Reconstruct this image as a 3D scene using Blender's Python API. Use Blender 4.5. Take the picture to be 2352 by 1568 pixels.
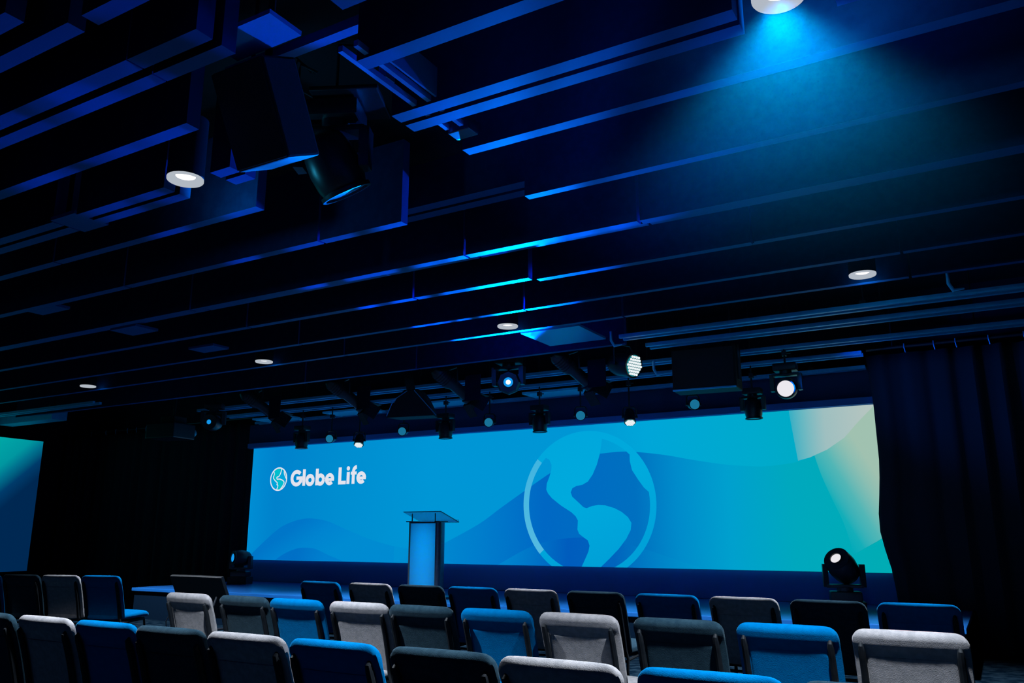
import bpy, bmesh, math, random
from mathutils import Vector, Matrix
from mathutils.geometry import tessellate_polygon
random.seed(7)
for o in list(bpy.data.objects): bpy.data.objects.remove(o)
S = bpy.context.scene
COL = S.collection
PI = math.pi

# ------------------------------------------------------------------ camera, world, exposure
cd = bpy.data.cameras.new('camera'); cam = bpy.data.objects.new('camera', cd); COL.objects.link(cam)
cam.location = (0, 0, 1.3)
cam.rotation_euler = (math.radians(90 + 13.19), 0, math.radians(30.12))
cd.sensor_width = 36.0; cd.lens = 36.0 * 1890 / 2352; cd.clip_start = 0.05; cd.clip_end = 100
S.camera = cam
S.view_settings.view_transform = 'Standard'; S.view_settings.look = 'None'
S.view_settings.exposure = 0.0; S.view_settings.gamma = 1.0; S.view_settings.use_curve_mapping = False
W = bpy.data.worlds.new('world'); S.world = W; W.use_nodes = True
W.node_tree.nodes['Background'].inputs[0].default_value = (0.0, 0.004, 0.02, 1)
W.node_tree.nodes['Background'].inputs[1].default_value = 1.0

S.cycles.max_bounces = 6; S.cycles.diffuse_bounces = 3; S.cycles.glossy_bounces = 3; S.cycles.transmission_bounces = 5; S.cycles.volume_bounces = 0
SCREEN_GAIN = 1.0        # brightness of the LED walls
DOWN_W = 1350.0            # watts of one ceiling downlight
SPILL_W = 2.0            # the part of a downlight that spills sideways over the baffles

def lamp(name, kind, loc, energy, color, target=None, **kw):
    d = bpy.data.lights.new(name, kind); o = bpy.data.objects.new(name, d); COL.objects.link(o)
    d.energy = energy; d.color = color; o.location = loc
    for k, v in kw.items(): setattr(d, k, v)
    if target: o.rotation_euler = (Vector(target) - Vector(loc)).to_track_quat('-Z', 'Y').to_euler()
    return o

# ------------------------------------------------------------------ materials
def s2l(c): return tuple((x / 255 / 12.92) if x / 255 <= 0.04045 else ((x / 255 + 0.055) / 1.055) ** 2.4 for x in c) + (1.0,)
def mat(name, color, rough=0.6, metal=0.0, spec=0.5, noise=None, bump=None):
    m = bpy.data.materials.new(name); m.use_nodes = True; nt = m.node_tree; b = nt.nodes['Principled BSDF']
    b.inputs['Base Color'].default_value = tuple(color) + (1,)
    b.inputs['Roughness'].default_value = rough; b.inputs['Metallic'].default_value = metal
    b.inputs['Specular IOR Level'].default_value = spec
    tc = nt.nodes.new('ShaderNodeTexCoord')
    if noise:
        sc, c2, lo, hi = noise
        n = nt.nodes.new('ShaderNodeTexNoise'); n.inputs['Scale'].default_value = sc; n.inputs['Detail'].default_value = 6
        nt.links.new(tc.outputs['Object'], n.inputs['Vector'])
        r = nt.nodes.new('ShaderNodeValToRGB'); r.color_ramp.elements[0].position = lo; r.color_ramp.elements[1].position = hi
        r.color_ramp.elements[0].color = tuple(color) + (1,); r.color_ramp.elements[1].color = tuple(c2) + (1,)
        nt.links.new(n.outputs['Fac'], r.inputs[0]); nt.links.new(r.outputs[0], b.inputs['Base Color'])
    if bump:
        sc, st = bump
        n2 = nt.nodes.new('ShaderNodeTexNoise'); n2.inputs['Scale'].default_value = sc; n2.inputs['Detail'].default_value = 4
        nt.links.new(tc.outputs['Object'], n2.inputs['Vector'])
        bp = nt.nodes.new('ShaderNodeBump'); bp.inputs['Strength'].default_value = st; bp.inputs['Distance'].default_value = 0.004
        nt.links.new(n2.outputs['Fac'], bp.inputs['Height']); nt.links.new(bp.outputs[0], b.inputs['Normal'])
    return m
def emis(name, rgb, strength=1.0):
    m = bpy.data.materials.new(name); m.use_nodes = True; nt = m.node_tree; nt.nodes.clear()
    e = nt.nodes.new('ShaderNodeEmission'); o = nt.nodes.new('ShaderNodeOutputMaterial')
    e.inputs[0].default_value = s2l(rgb); e.inputs[1].default_value = strength; nt.links.new(e.outputs[0], o.inputs[0]); return m
def emis_ramp(name, p0, p1, stops, strength=1.0):
    """an LED picture colour that runs along the object-space line p0 -> p1"""
    m = bpy.data.materials.new(name); m.use_nodes = True; nt = m.node_tree; nt.nodes.clear()
    tc = nt.nodes.new('ShaderNodeTexCoord'); dot = nt.nodes.new('ShaderNodeVectorMath'); dot.operation = 'DOT_PRODUCT'
    sub = nt.nodes.new('ShaderNodeVectorMath'); sub.operation = 'SUBTRACT'
    a, b = Vector(p0), Vector(p1); d = (b - a); d = d / d.length_squared
    sub.inputs[1].default_value = a; dot.inputs[1].default_value = d
    nt.links.new(tc.outputs['Object'], sub.inputs[0]); nt.links.new(sub.outputs[0], dot.inputs[0])
    r = nt.nodes.new('ShaderNodeValToRGB'); cr = r.color_ramp
    while len(cr.elements) < len(stops): cr.elements.new(0.5)
    for e, (p, c) in zip(cr.elements, stops): e.position = p; e.color = s2l(c)
    nt.links.new(dot.outputs['Value'], r.inputs[0])
    e = nt.nodes.new('ShaderNodeEmission'); o = nt.nodes.new('ShaderNodeOutputMaterial')
    e.inputs[1].default_value = strength * SCREEN_GAIN
    nt.links.new(r.outputs[0], e.inputs[0]); nt.links.new(e.outputs[0], o.inputs[0]); return m

M = {}
M['carpet'] = mat('carpet', (0.0015, 0.006, 0.013), 0.95, spec=0.0, noise=(9, (0.009, 0.020, 0.032), 0.42, 0.62), bump=(160, 0.5))
M['wall'] = mat('wall_paint', (0.02, 0.03, 0.05), 0.85, spec=0.2, bump=(60, 0.1))
M['black_wall'] = mat('black_wall', (0.010, 0.016, 0.035), 0.8, spec=0.15, bump=(60, 0.1))
M['baffle'] = mat('baffle_painted_light', (0.002, 0.085, 0.31), 0.5, spec=0.12, noise=(2.0, (0.003, 0.092, 0.33), 0.4, 0.6))  # lighter tone of the baffle edges, stage light put into the colour
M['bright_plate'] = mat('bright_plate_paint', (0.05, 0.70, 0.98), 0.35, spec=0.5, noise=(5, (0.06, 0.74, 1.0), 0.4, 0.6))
M['face_shade'] = mat('baffle_painted_shade', (0.002, 0.014, 0.050), 0.9, spec=0.05, noise=(14, (0.003, 0.018, 0.060), 0.4, 0.6), bump=(150, 0.15))  # faces of the same boards, darkened in colour to read as shade
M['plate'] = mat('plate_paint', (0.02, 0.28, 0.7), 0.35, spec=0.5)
M['slab'] = mat('slab_paint', (0.012, 0.016, 0.024), 0.8, spec=0.1)
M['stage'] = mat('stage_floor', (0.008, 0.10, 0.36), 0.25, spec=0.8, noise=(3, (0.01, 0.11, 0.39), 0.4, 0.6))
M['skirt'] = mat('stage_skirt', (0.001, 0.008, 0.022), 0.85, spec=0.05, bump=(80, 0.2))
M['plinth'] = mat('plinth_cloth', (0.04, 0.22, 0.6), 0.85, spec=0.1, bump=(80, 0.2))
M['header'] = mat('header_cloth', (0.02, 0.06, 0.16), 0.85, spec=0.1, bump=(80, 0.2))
M['curtain'] = mat('curtain_cloth', (0.022, 0.026, 0.038), 0.95, spec=0.08, bump=(200, 0.2))
M['black'] = mat('black_housing', (0.010, 0.013, 0.02), 0.38, spec=0.5, bump=(120, 0.05))
M['monitor_black'] = mat('monitor_shell', (0.0015, 0.003, 0.006), 0.5, spec=0.3, bump=(90, 0.05))
M['black_matte'] = mat('black_matte', (0.012, 0.014, 0.02), 0.7, spec=0.3, bump=(90, 0.1))
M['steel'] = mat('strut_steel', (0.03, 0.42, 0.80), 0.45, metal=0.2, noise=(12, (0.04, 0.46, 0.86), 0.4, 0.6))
M['frame'] = mat('chair_frame', (0.004, 0.006, 0.009), 0.6, spec=0.12, noise=(30, (0.006, 0.008, 0.011), 0.4, 0.6))
M['rim'] = mat('lamp_rim', (0.45, 0.47, 0.50), 0.5, noise=(20, (0.5, 0.52, 0.55), 0.4, 0.6))
M['lens_grey'] = mat('lens_glass', (0.10, 0.30, 0.38), 0.25, spec=0.6, noise=(25, (0.13, 0.34, 0.42), 0.4, 0.6))
M['alu'] = mat('anodised_aluminium', (0.10, 0.14, 0.2), 0.3, metal=0.8, noise=(20, (0.13, 0.17, 0.22), 0.4, 0.6))
FAB = {
 'grey': mat('grey_fabric', (0.19, 0.19, 0.205), 0.95, spec=0.0, noise=(38, (0.24, 0.235, 0.25), 0.38, 0.62), bump=(260, 0.35)),
 'blue': mat('blue_fabric', (0.0, 0.082, 0.235), 0.9, spec=0.0, noise=(38, (0.0, 0.095, 0.26), 0.38, 0.62), bump=(260, 0.35)),
 'charcoal': mat('charcoal_fabric', (0.009, 0.023, 0.036), 0.95, spec=0.0, noise=(38, (0.013, 0.031, 0.046), 0.38, 0.62), bump=(260, 0.35)),
}
for k, c in (('grey', (0.9, 0.88, 0.9, 1)), ('blue', (0.1, 0.6, 1.0, 1)), ('charcoal', (0.55, 0.75, 0.9, 1))):
    b = FAB[k].node_tree.nodes['Principled BSDF']; b.inputs['Sheen Weight'].default_value = 0.12; b.inputs['Sheen Roughness'].default_value = 0.4; b.inputs['Sheen Tint'].default_value = c
M['rim_glow'] = emis('rim_painted_glow', (176, 184, 194), 1.0)  # rim emits in place of the bulb light caught by its reflector
M['bulb'] = emis('bulb_glow', (255, 244, 242), 2.2)
M['led_white'] = emis('led_white', (238, 244, 246), 1.0)
M['led_cyan'] = emis('led_cyan', (16, 120, 128), 1.0)
M['lens_dim'] = emis('lens_dim', (24, 112, 150), 1.0)
M['lens_white'] = emis('lens_white', (235, 232, 238), 1.0)
M['lens_blue'] = emis('lens_blue', (20, 150, 235), 1.0)

# ------------------------------------------------------------------ object helpers
def tag(o, label=None, cat=None, group=None, kind=None):
    if label: o['label'] = label
    if cat: o['category'] = cat
    if group: o['group'] = group
    if kind: o['kind'] = kind
    return o
def empty(name, loc=(0, 0, 0), rz=0.0, label=None, cat=None, group=None):
    o = bpy.data.objects.new(name, None); COL.objects.link(o); o.empty_display_size = 0.1
    o.location = loc; o.rotation_euler = (0, 0, rz); return tag(o, label, cat, group)
def link(name, bm, m, parent=None, smooth=False, loc=None, rot=None):
    bmesh.ops.recalc_face_normals(bm, faces=bm.faces[:])
    me = bpy.data.meshes.new(name); bm.to_mesh(me); bm.free()
    for x in (m if isinstance(m, (list, tuple)) else [m]): me.materials.append(x)
    if smooth:
        for p in me.polygons: p.use_smooth = True
        try: me.set_sharp_from_angle(angle=math.radians(42))
        except Exception: pass
    o = bpy.data.objects.new(name, me); COL.objects.link(o)
    if parent: o.parent = parent
    if loc is not None: o.location = loc
    if rot is not None: o.rotation_euler = rot
    return o
def struct(name, bm, m, label=None): return tag(link(name, bm, m), label, None, None, 'structure')
def box(bm, c, s, mtx=None, bevel=0.0, mi=0):
    r = bmesh.ops.create_cube(bm, size=1.0); vs = r['verts']
    for v in vs: v.co = Vector((v.co.x * s[0] + c[0], v.co.y * s[1] + c[1], v.co.z * s[2] + c[2]))
    fs = set(f for v in vs for f in v.link_faces)
    if bevel:
        es = list(set(e for f in fs for e in f.edges))
        rb = bmesh.ops.bevel(bm, geom=es, offset=bevel, segments=2, affect='EDGES', profile=0.6)
        vs = list(set(v for f in rb['faces'] for v in f.verts) | set(v for v in vs if v.is_valid)); fs = set(f for v in vs for f in v.link_faces)
    for f in fs: f.material_index = mi
    if mtx:
        for v in vs: v.co = mtx @ v.co
    return vs
def bmn(): return bmesh.new()
def bx(c, s, bevel=0.0, mtx=None):
    bm = bmn(); box(bm, c, s, mtx, bevel); return bm
def frame_from(axis):
    a = Vector(axis).normalized(); ref = Vector((0, 0, 1)) if abs(a.z) < 0.9 else Vector((1, 0, 0))
    u = a.cross(ref).normalized(); return u, a.cross(u).normalized(), a
def lathe(bm, prof, origin=(0, 0, 0), axis=(0, 0, 1), n=24, mi=0, cap=True):
    """prof: list of (radius, distance along the axis)"""
    u, v, a = frame_from(axis); O = Vector(origin); rings = []
    for r, h in prof:
        if r <= 1e-6: rings.append([bm.verts.new(O + a * h)])
        else: rings.append([bm.verts.new(O + a * h + u * (r * math.cos(2 * PI * k / n)) + v * (r * math.sin(2 * PI * k / n))) for k in range(n)])
    for p, q in zip(rings[:-1], rings[1:]):
        if len(p) == 1 and len(q) == 1: continue
        for k in range(n):
            k2 = (k + 1) % n
            if len(p) == 1: f = bm.faces.new((p[0], q[k], q[k2]))
            elif len(q) == 1: f = bm.faces.new((p[k], q[0], p[k2]))
            else: f = bm.faces.new((p[k], q[k], q[k2], p[k2]))
            f.material_index = mi
    for e in (rings[0], rings[-1]):
        if cap and len(e) > 2:
            f = bm.faces.new(e); f.material_index = mi
def tube(bm, pts, r, n=8, mi=0):
    P = [Vector(p) for p in pts]; rings = []; u = None
    for i, p in enumerate(P):
        t = (P[min(i + 1, len(P) - 1)] - P[max(i - 1, 0)]).normalized()
        if u is None: u = frame_from(t)[0]
        u = (u - t * u.dot(t)).normalized(); v = t.cross(u)
        rr = r[i] if isinstance(r, (list, tuple)) else r
        rings.append([bm.verts.new(p + u * rr * math.cos(2 * PI * k / n) + v * rr * math.sin(2 * PI * k / n)) for k in range(n)])
    for a, b in zip(rings[:-1], rings[1:]):
        for k in range(n):
            f = bm.faces.new((a[k], a[(k + 1) % n], b[(k + 1) % n], b[k])); f.material_index = mi
    bm.faces.new(rings[0]).material_index = mi; bm.faces.new(rings[-1]).material_index = mi
def loft(bm, rings, mi=0):
    R = [[bm.verts.new(p) for p in r] for r in rings]; n = len(R[0])
    for a, b in zip(R[:-1], R[1:]):
        for k in range(n):
            f = bm.faces.new((a[k], a[(k + 1) % n], b[(k + 1) % n], b[k])); f.material_index = mi
    bm.faces.new(R[0]).material_index = mi; bm.faces.new(R[-1]).material_index = mi
def copy_tree(o, parent=None):
    c = o.copy(); COL.objects.link(c)
    if parent: c.parent = parent
    for ch in list(o.children): copy_tree(ch, c)
    return c

# ------------------------------------------------------------------ the room
def quad_box(name, x0, x1, y0, y1, z0, z1, m, label=None):
    return struct(name, bx(((x0 + x1) / 2, (y0 + y1) / 2, (z0 + z1) / 2), (x1 - x0, y1 - y0, z1 - z0)), m, label)
XL, XR, YB, YF, ZC = -18.9, 3.4, -4.5, 11.75, 4.45
quad_box('floor', XL, XR, YB, YF, -0.1, 0.0, M['carpet'], 'patterned blue grey carpet under the chairs')
quad_box('ceiling', XL, XR, YB, YF, ZC, ZC + 0.1, M['slab'], 'dark ceiling slab above the hanging baffles')
quad_box('wall_left', XL - 0.1, XL, YB, YF, 0, ZC, M['black_wall'])
quad_box('wall_right', XR, XR + 0.1, YB, YF, 0, ZC, M['black_wall'])
quad_box('wall_back', XL, XR, YB - 0.1, YB, 0, ZC, M['wall'])
quad_box('wall_front', XL, XR, YF, YF + 0.1, 0, ZC, M['black_wall'])

# ceiling baffles: deep boards that run across the room; their lower edges catch the light of the stage
H = 2.1; ZB = 3.4
XMIN, XMAX = -15.5, 3.2
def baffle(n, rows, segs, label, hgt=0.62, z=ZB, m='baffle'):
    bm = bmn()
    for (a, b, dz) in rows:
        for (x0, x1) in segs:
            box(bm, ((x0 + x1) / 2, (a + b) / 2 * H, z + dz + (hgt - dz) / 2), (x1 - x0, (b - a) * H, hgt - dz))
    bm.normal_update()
    for f in bm.faces: f.material_index = 0 if abs(f.normal.y) > 0.5 else 1      # shade and stage light put into the colour: dark faces, lighter edges
    return struct('trim_%d' % n, bm, [M['face_shade'], M[m]], label)
def joints(x0, x1, cuts, g=0.022):
    out = []; a = x0
    for c in sorted(cuts):
        if x0 < c < x1: out.append((a, c - g / 2)); a = c + g / 2
    out.append((a, x1)); return out
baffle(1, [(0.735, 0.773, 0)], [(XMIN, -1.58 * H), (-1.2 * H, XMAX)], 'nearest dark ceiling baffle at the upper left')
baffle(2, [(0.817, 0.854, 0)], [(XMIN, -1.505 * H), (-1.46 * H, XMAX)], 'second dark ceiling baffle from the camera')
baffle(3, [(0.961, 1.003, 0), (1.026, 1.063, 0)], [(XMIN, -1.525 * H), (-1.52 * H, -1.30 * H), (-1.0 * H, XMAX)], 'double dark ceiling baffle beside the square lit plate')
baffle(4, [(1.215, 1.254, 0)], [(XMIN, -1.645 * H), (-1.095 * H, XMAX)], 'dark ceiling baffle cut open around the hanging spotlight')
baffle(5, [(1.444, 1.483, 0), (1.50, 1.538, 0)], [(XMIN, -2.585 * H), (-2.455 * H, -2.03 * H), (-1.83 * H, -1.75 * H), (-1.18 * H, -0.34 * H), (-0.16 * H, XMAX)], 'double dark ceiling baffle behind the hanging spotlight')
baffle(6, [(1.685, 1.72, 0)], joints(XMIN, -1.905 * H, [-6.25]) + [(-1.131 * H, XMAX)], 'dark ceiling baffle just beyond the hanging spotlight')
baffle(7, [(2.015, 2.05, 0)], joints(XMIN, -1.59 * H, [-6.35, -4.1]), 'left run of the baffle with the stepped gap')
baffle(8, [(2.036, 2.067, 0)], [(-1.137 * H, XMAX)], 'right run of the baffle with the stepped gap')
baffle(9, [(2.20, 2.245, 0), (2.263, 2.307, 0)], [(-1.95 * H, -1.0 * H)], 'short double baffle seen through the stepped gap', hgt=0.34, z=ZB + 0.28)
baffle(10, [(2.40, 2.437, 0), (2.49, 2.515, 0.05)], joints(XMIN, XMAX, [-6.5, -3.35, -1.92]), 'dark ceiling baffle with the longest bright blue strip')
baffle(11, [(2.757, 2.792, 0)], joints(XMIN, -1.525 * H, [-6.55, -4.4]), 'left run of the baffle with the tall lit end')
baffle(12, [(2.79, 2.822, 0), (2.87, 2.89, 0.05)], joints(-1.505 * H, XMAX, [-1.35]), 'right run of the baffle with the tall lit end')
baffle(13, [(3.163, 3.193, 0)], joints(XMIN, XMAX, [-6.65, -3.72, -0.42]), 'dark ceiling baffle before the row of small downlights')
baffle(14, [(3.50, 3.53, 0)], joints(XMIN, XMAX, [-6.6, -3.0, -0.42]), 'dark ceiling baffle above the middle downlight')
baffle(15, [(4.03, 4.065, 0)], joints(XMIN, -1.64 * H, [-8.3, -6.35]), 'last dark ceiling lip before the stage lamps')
# flat plates lying flush between the baffles
plates = [
 ((-2.02, -1.69), (3.57, 3.90), 0, 'wide blue lit square ceiling plate right of the middle downlight'),
 ((-3.78, -3.58), (2.47, 2.60), 0, 'small dim ceiling plate above the left small downlights'),
 ((-2.585, -2.455), (1.436, 1.556), 0, 'small dim ceiling plate left of the large left downlight'),
 ((-3.78, -3.57), (2.055, 2.125), 0, 'small dim ceiling plate near the left edge of the ceiling'),
 ((-3.80, -3.60), (2.96, 3.07), 0, 'small dim ceiling plate above the second small downlight'),
 ((-1.585, -1.36), (1.20, 1.305), 0.42, 'bright blue square plate above the hanging spotlight'),
]
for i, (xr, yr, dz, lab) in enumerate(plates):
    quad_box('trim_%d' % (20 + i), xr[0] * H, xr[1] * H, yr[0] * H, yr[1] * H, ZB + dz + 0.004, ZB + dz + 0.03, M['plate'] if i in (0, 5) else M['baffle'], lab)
# square plates with corner bolts, just in front of the header over the screen
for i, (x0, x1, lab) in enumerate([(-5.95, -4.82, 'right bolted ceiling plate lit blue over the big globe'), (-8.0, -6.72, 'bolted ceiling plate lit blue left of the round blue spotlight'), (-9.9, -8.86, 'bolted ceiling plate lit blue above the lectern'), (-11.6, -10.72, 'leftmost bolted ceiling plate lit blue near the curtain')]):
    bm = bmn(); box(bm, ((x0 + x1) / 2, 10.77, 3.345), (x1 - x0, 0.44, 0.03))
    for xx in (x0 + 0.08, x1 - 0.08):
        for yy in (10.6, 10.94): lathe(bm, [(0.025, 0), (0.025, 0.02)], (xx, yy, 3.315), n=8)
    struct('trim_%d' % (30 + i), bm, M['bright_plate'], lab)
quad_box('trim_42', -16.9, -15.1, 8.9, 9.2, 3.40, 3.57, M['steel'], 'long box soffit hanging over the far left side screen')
# header over the screen and the dark plinth wall below it
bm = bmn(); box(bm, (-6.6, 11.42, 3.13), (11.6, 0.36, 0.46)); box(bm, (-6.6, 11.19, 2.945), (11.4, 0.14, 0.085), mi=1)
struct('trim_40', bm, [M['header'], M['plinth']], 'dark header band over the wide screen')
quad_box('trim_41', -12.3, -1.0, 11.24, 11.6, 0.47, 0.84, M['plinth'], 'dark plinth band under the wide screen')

# ------------------------------------------------------------------ stage
st = empty('stage', (-5, 8.85, 0), 0, 'low stage with glossy dark floor under the wide screen', 'stage')
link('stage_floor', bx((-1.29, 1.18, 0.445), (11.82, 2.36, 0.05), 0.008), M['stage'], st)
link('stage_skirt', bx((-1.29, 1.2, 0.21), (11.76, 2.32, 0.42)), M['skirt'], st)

# ------------------------------------------------------------------ wide LED wall with its picture
LX0, LX1, LZ0, LZ1, LY = -12.215, -1.2, 0.845, 2.897, 11.2
led = empty('led_screen', (0, LY, 0), 0, 'wide glowing blue stage screen with globe and white lettering', 'screen')
link('screen_housing', bx(((LX0 + LX1) / 2, 0.02 + 0.05, (LZ0 + LZ1) / 2), (LX1 - LX0 - 0.02, 0.1, LZ1 - LZ0 - 0.01)), M['black_matte'], led)
pic = bmn(); PM = []
def pmat(m): PM.append(m); return len(PM) - 1
def clipz(poly):
    out = []
    for i, p in enumerate(poly):
        q = poly[(i + 1) % len(poly)]
        for lim, sgn in ((LZ0, 1),):
            inp, inq = p[1] >= lim, q[1] >= lim
            if inp: out.append(p)
            if inp != inq:
                t = (lim - p[1]) / (q[1] - p[1]); out.append((p[0] + t * (q[0] - p[0]), lim))
    return out
def flat(poly, layer, mi):
    poly = clipz(poly); y = -0.0012 * layer
    vs = [pic.verts.new((x, y, z)) for x, z in poly]
    for tri in tessellate_polygon([[Vector((x, z, 0)) for x, z in poly]]):
        try: pic.faces.new([vs[k] for k in tri]).material_index = mi
        except ValueError: pass
def strip(pts, w, layer, mi, closed=False):
    """a line of constant width; w may be a number or one width per point"""
    n = len(pts); L = []; R = []
    for i, p in enumerate(pts):
        if closed: a, b = pts[i - 1], pts[(i + 1) % n]
        else: a, b = pts[max(i - 1, 0)], pts[min(i + 1, n - 1)]
        d = Vector((b[0] - a[0], b[1] - a[1])).normalized(); q = Vector((-d.y, d.x)); hw = (w[i] if isinstance(w, (list, tuple)) else w) / 2
        L.append((p[0] + q.x * hw, p[1] + q.y * hw)); R.append((p[0] - q.x * hw, p[1] - q.y * hw))
    for i in range(n if closed else n - 1):
        j = (i + 1) % n
        poly = clipz([L[i], L[j], R[j], R[i]])
        if len(poly) >= 3:
            try: pic.faces.new([pic.verts.new((x, -0.0012 * layer, z)) for x, z in poly]).material_index = mi
            except ValueError: pass
def smooth(pts, k=6, closed=False):
    out = []; n = len(pts)
    for i in range(n if closed else n - 1):
        g = lambda j: Vector(pts[j % n]) if closed else Vector(pts[min(max(j, 0), n - 1)])
        p0, p1, p2, p3 = g(i - 1), g(i), g(i + 1), g(i + 2)
        for s in range(k):
            t = s / k
            q = 0.5 * ((2 * p1) + (p2 - p0) * t + (2 * p0 - 5 * p1 + 4 * p2 - p3) * t * t + (3 * p1 - p0 - 3 * p2 + p3) * t ** 3)
            out.append((q.x, q.y))
    if not closed: out.append(tuple(pts[-1]))
    return out
def arc(cx, cz, rx, rz, a0, a1, n=24): return [(cx + rx * math.cos(math.radians(a0 + (a1 - a0) * i / n)), cz + rz * math.sin(math.radians(a0 + (a1 - a0) * i / n))) for i in range(n + 1)]
A, B = (LX0, 0, 1.4), (LX1, 0, 1.4)
bgm = pmat(emis_ramp('led_background', (LX0, 0, 1.9), (LX1, 0, 1.9), [(0, (0, 141, 212)), (0.06, (0, 130, 204)), (0.2, (0, 141, 208)), (0.38, (0, 150, 214)), (0.62, (0, 150, 213)), (0.72, (0, 166, 217)), (0.86, (0, 170, 205)), (1.0, (0, 172, 185))]))
flat([(LX0, LZ0), (LX1, LZ0), (LX1, LZ1), (LX0, LZ1)], 0, bgm)
w1 = smooth([(-12.2, 0.86), (-11.85, 1.12), (-11.43, 1.4), (-11.11, 1.52), (-10.8, 1.575), (-10.54, 1.57), (-10.23, 1.52), (-9.77, 1.37), (-9.28, 1.22), (-8.76, 1.11), (-8.27, 1.06)])
w1m = pmat(emis_ramp('led_left_wave', (-10.8, 0, 1.58), (-10.4, 0, 0.85), [(0, (0, 118, 201)), (0.5, (0, 132, 208)), (1, (0, 139, 210))]))
flat(w1 + [(-7.5, LZ0), (-12.2, LZ0)], 1, w1m)
w2 = smooth([(-11.47, 0.85), (-11.23, 0.97), (-10.97, 1.05), (-10.76, 1.07), (-10.5, 1.05), (-10.19, 0.95), (-9.84, 0.85)])
flat(w2, 2, pmat(emis_ramp('led_small_wave', (-10.9, 0, 1.08), (-10.3, 0, 0.85), [(0, (0, 112, 199)), (1, (0, 128, 207))])))
w3 = smooth([(-8.76, 1.11), (-8.27, 1.06), (-7.93, 1.1), (-7.51, 1.27), (-7.06, 1.48), (-6.7, 1.7), (-6.31, 1.93), (-5.82, 2.21), (-5.49, 2.36), (-5.2, 2.44), (-4.98, 2.46), (-4.57, 2.47), (-4.04, 2.4), (-3.61, 2.31), (-3.18, 2.23), (-2.83, 2.19), (-2.6, 2.18), (-2.26, 2.21), (-2.04, 2.27), (-1.82, 2.36), (-1.6, 2.5), (-1.42, 2.69), (LX1, LZ1)])
w3m = pmat(emis_ramp('led_big_wave', (-8.6, 0, 1.5), (LX1, 0, 1.5), [(0, (0, 145, 211)), (0.2, (0, 126, 205)), (0.36, (0, 104, 196)), (0.56, (0, 112, 192)), (0.645, (0, 140, 203)), (0.74, (0, 160, 206)), (0.85, (0, 168, 190)), (1, (0, 172, 180))]))
flat(w3 + [(LX1, LZ0), (-8.76, LZ0)], 1, w3m)
w4 = smooth([(-6.75, 0.845), (-6.31, 1.06), (-6.01, 1.17), (-5.65, 1.235), (-5.29, 1.255), (-4.88, 1.21), (-4.42, 1.12), (-3.92, 0.97), (-3.5, 0.845)])
flat(w4, 2, pmat(emis_ramp('led_bottom_wave', (-6.6, 0, 1.1), (-3.6, 0, 1.0), [(0, (0, 132, 207)), (0.35, (0, 92, 190)), (0.6, (0, 100, 190)), (1, (0, 150, 206))])))
pale = [(-2.26, 2.897), (-2.235, 2.65), (-2.19, 2.235), (-2.04, 2.27), (-1.82, 2.36), (-1.6, 2.5), (-1.42, 2.69), (LX1, 2.897)]
flat(pale, 3, pmat(emis_ramp('led_pale_disc', (-2.26, 0, 2.6), (-1.3, 0, 2.6), [(0, (48, 174, 196)), (0.18, (105, 184, 194)), (0.45, (158, 191, 192)), (1, (180, 196, 192))])))
green = smooth([(-1.98, 2.29), (-1.92, 2.05), (-1.82, 1.76), (-1.72, 1.5), (-1.66, 1.28), (-1.62, 1.05)])
flat([(LX1, 2.897), (-1.6, 2.7), (-2.0, 2.4)] + green + [(-1.49, 1.13), (-1.33, 1.22), (LX1, 1.3)], 2,
     pmat(emis_ramp('led_pale_green', (-1.98, 0, 1.75), (LX1 - 0.1, 0, 2.1), [(0, (0, 170, 186)), (0.2, (20, 174, 185)), (0.5, (82, 182, 182)), (0.8, (140, 190, 178)), (1, (160, 193, 176))])))
# the big globe
gl = pmat(emis_ramp('led_globe', (-5.6, 0, 2.9), (-4.9, 0, 0.9), [(0, (0, 166, 220)), (0.5, (0, 170, 221)), (1, (0, 160, 216))]))
glp = pmat(emis_ramp('led_globe_pale', (-6.3, 0, 2.6), (-5.95, 0, 1.0), [(0, (60, 180, 224)), (1, (85, 186, 225))]))
GC = (-5.21, 1.735)
strip(arc(GC[0] - 0.01, GC[1], 1.022, 1.025, 0, 360, 96)[:-1], 0.095, 4, gl, True)
strip(arc(GC[0] - 0.01, GC[1], 1.022, 1.025, 140, 222, 30), 0.095, 5, glp)
am = [(-5.93, 2.50), (-5.9, 2.44), (-5.84, 2.41), (-5.8, 2.33), (-5.805, 2.25), (-5.84, 2.15), (-5.885, 2.05), (-5.895, 1.96), (-5.865, 1.9), (-5.8, 1.83), (-5.65, 1.72), (-5.48, 1.62), (-5.41, 1.56), (-5.375, 1.5), (-5.38, 1.43), (-5.385, 1.37), (-5.36, 1.31), (-5.29, 1.26), (-5.22, 1.215), (-5.195, 1.14), (-5.215, 1.06), (-5.26, 0.97), (-5.33, 0.84), (-5.03, 0.84), (-4.88, 0.97), (-4.74, 1.1), (-4.62, 1.24), (-4.55, 1.36), (-4.535, 1.46), (-4.585, 1.54), (-4.68, 1.615), (-4.79, 1.67), (-4.93, 1.71), (-5.04, 1.718), (-5.14, 1.705), (-5.23, 1.675), (-5.28, 1.69), (-5.36, 1.76), (-5.46, 1.845), (-5.485, 1.91), (-5.455, 1.97), (-5.39, 2.0), (-5.29, 2.015), (-5.2, 2.06), (-5.12, 2.16), (-5.05, 2.3), (-5.0, 2.45), (-4.97, 2.59), (-4.955, 2.70)]
cap = [(x, z) for x, z in arc(GC[0] - 0.01, GC[1], 1.0, 1.0, 75, 134, 20)]
flat(am + cap, 4, gl)
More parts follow.
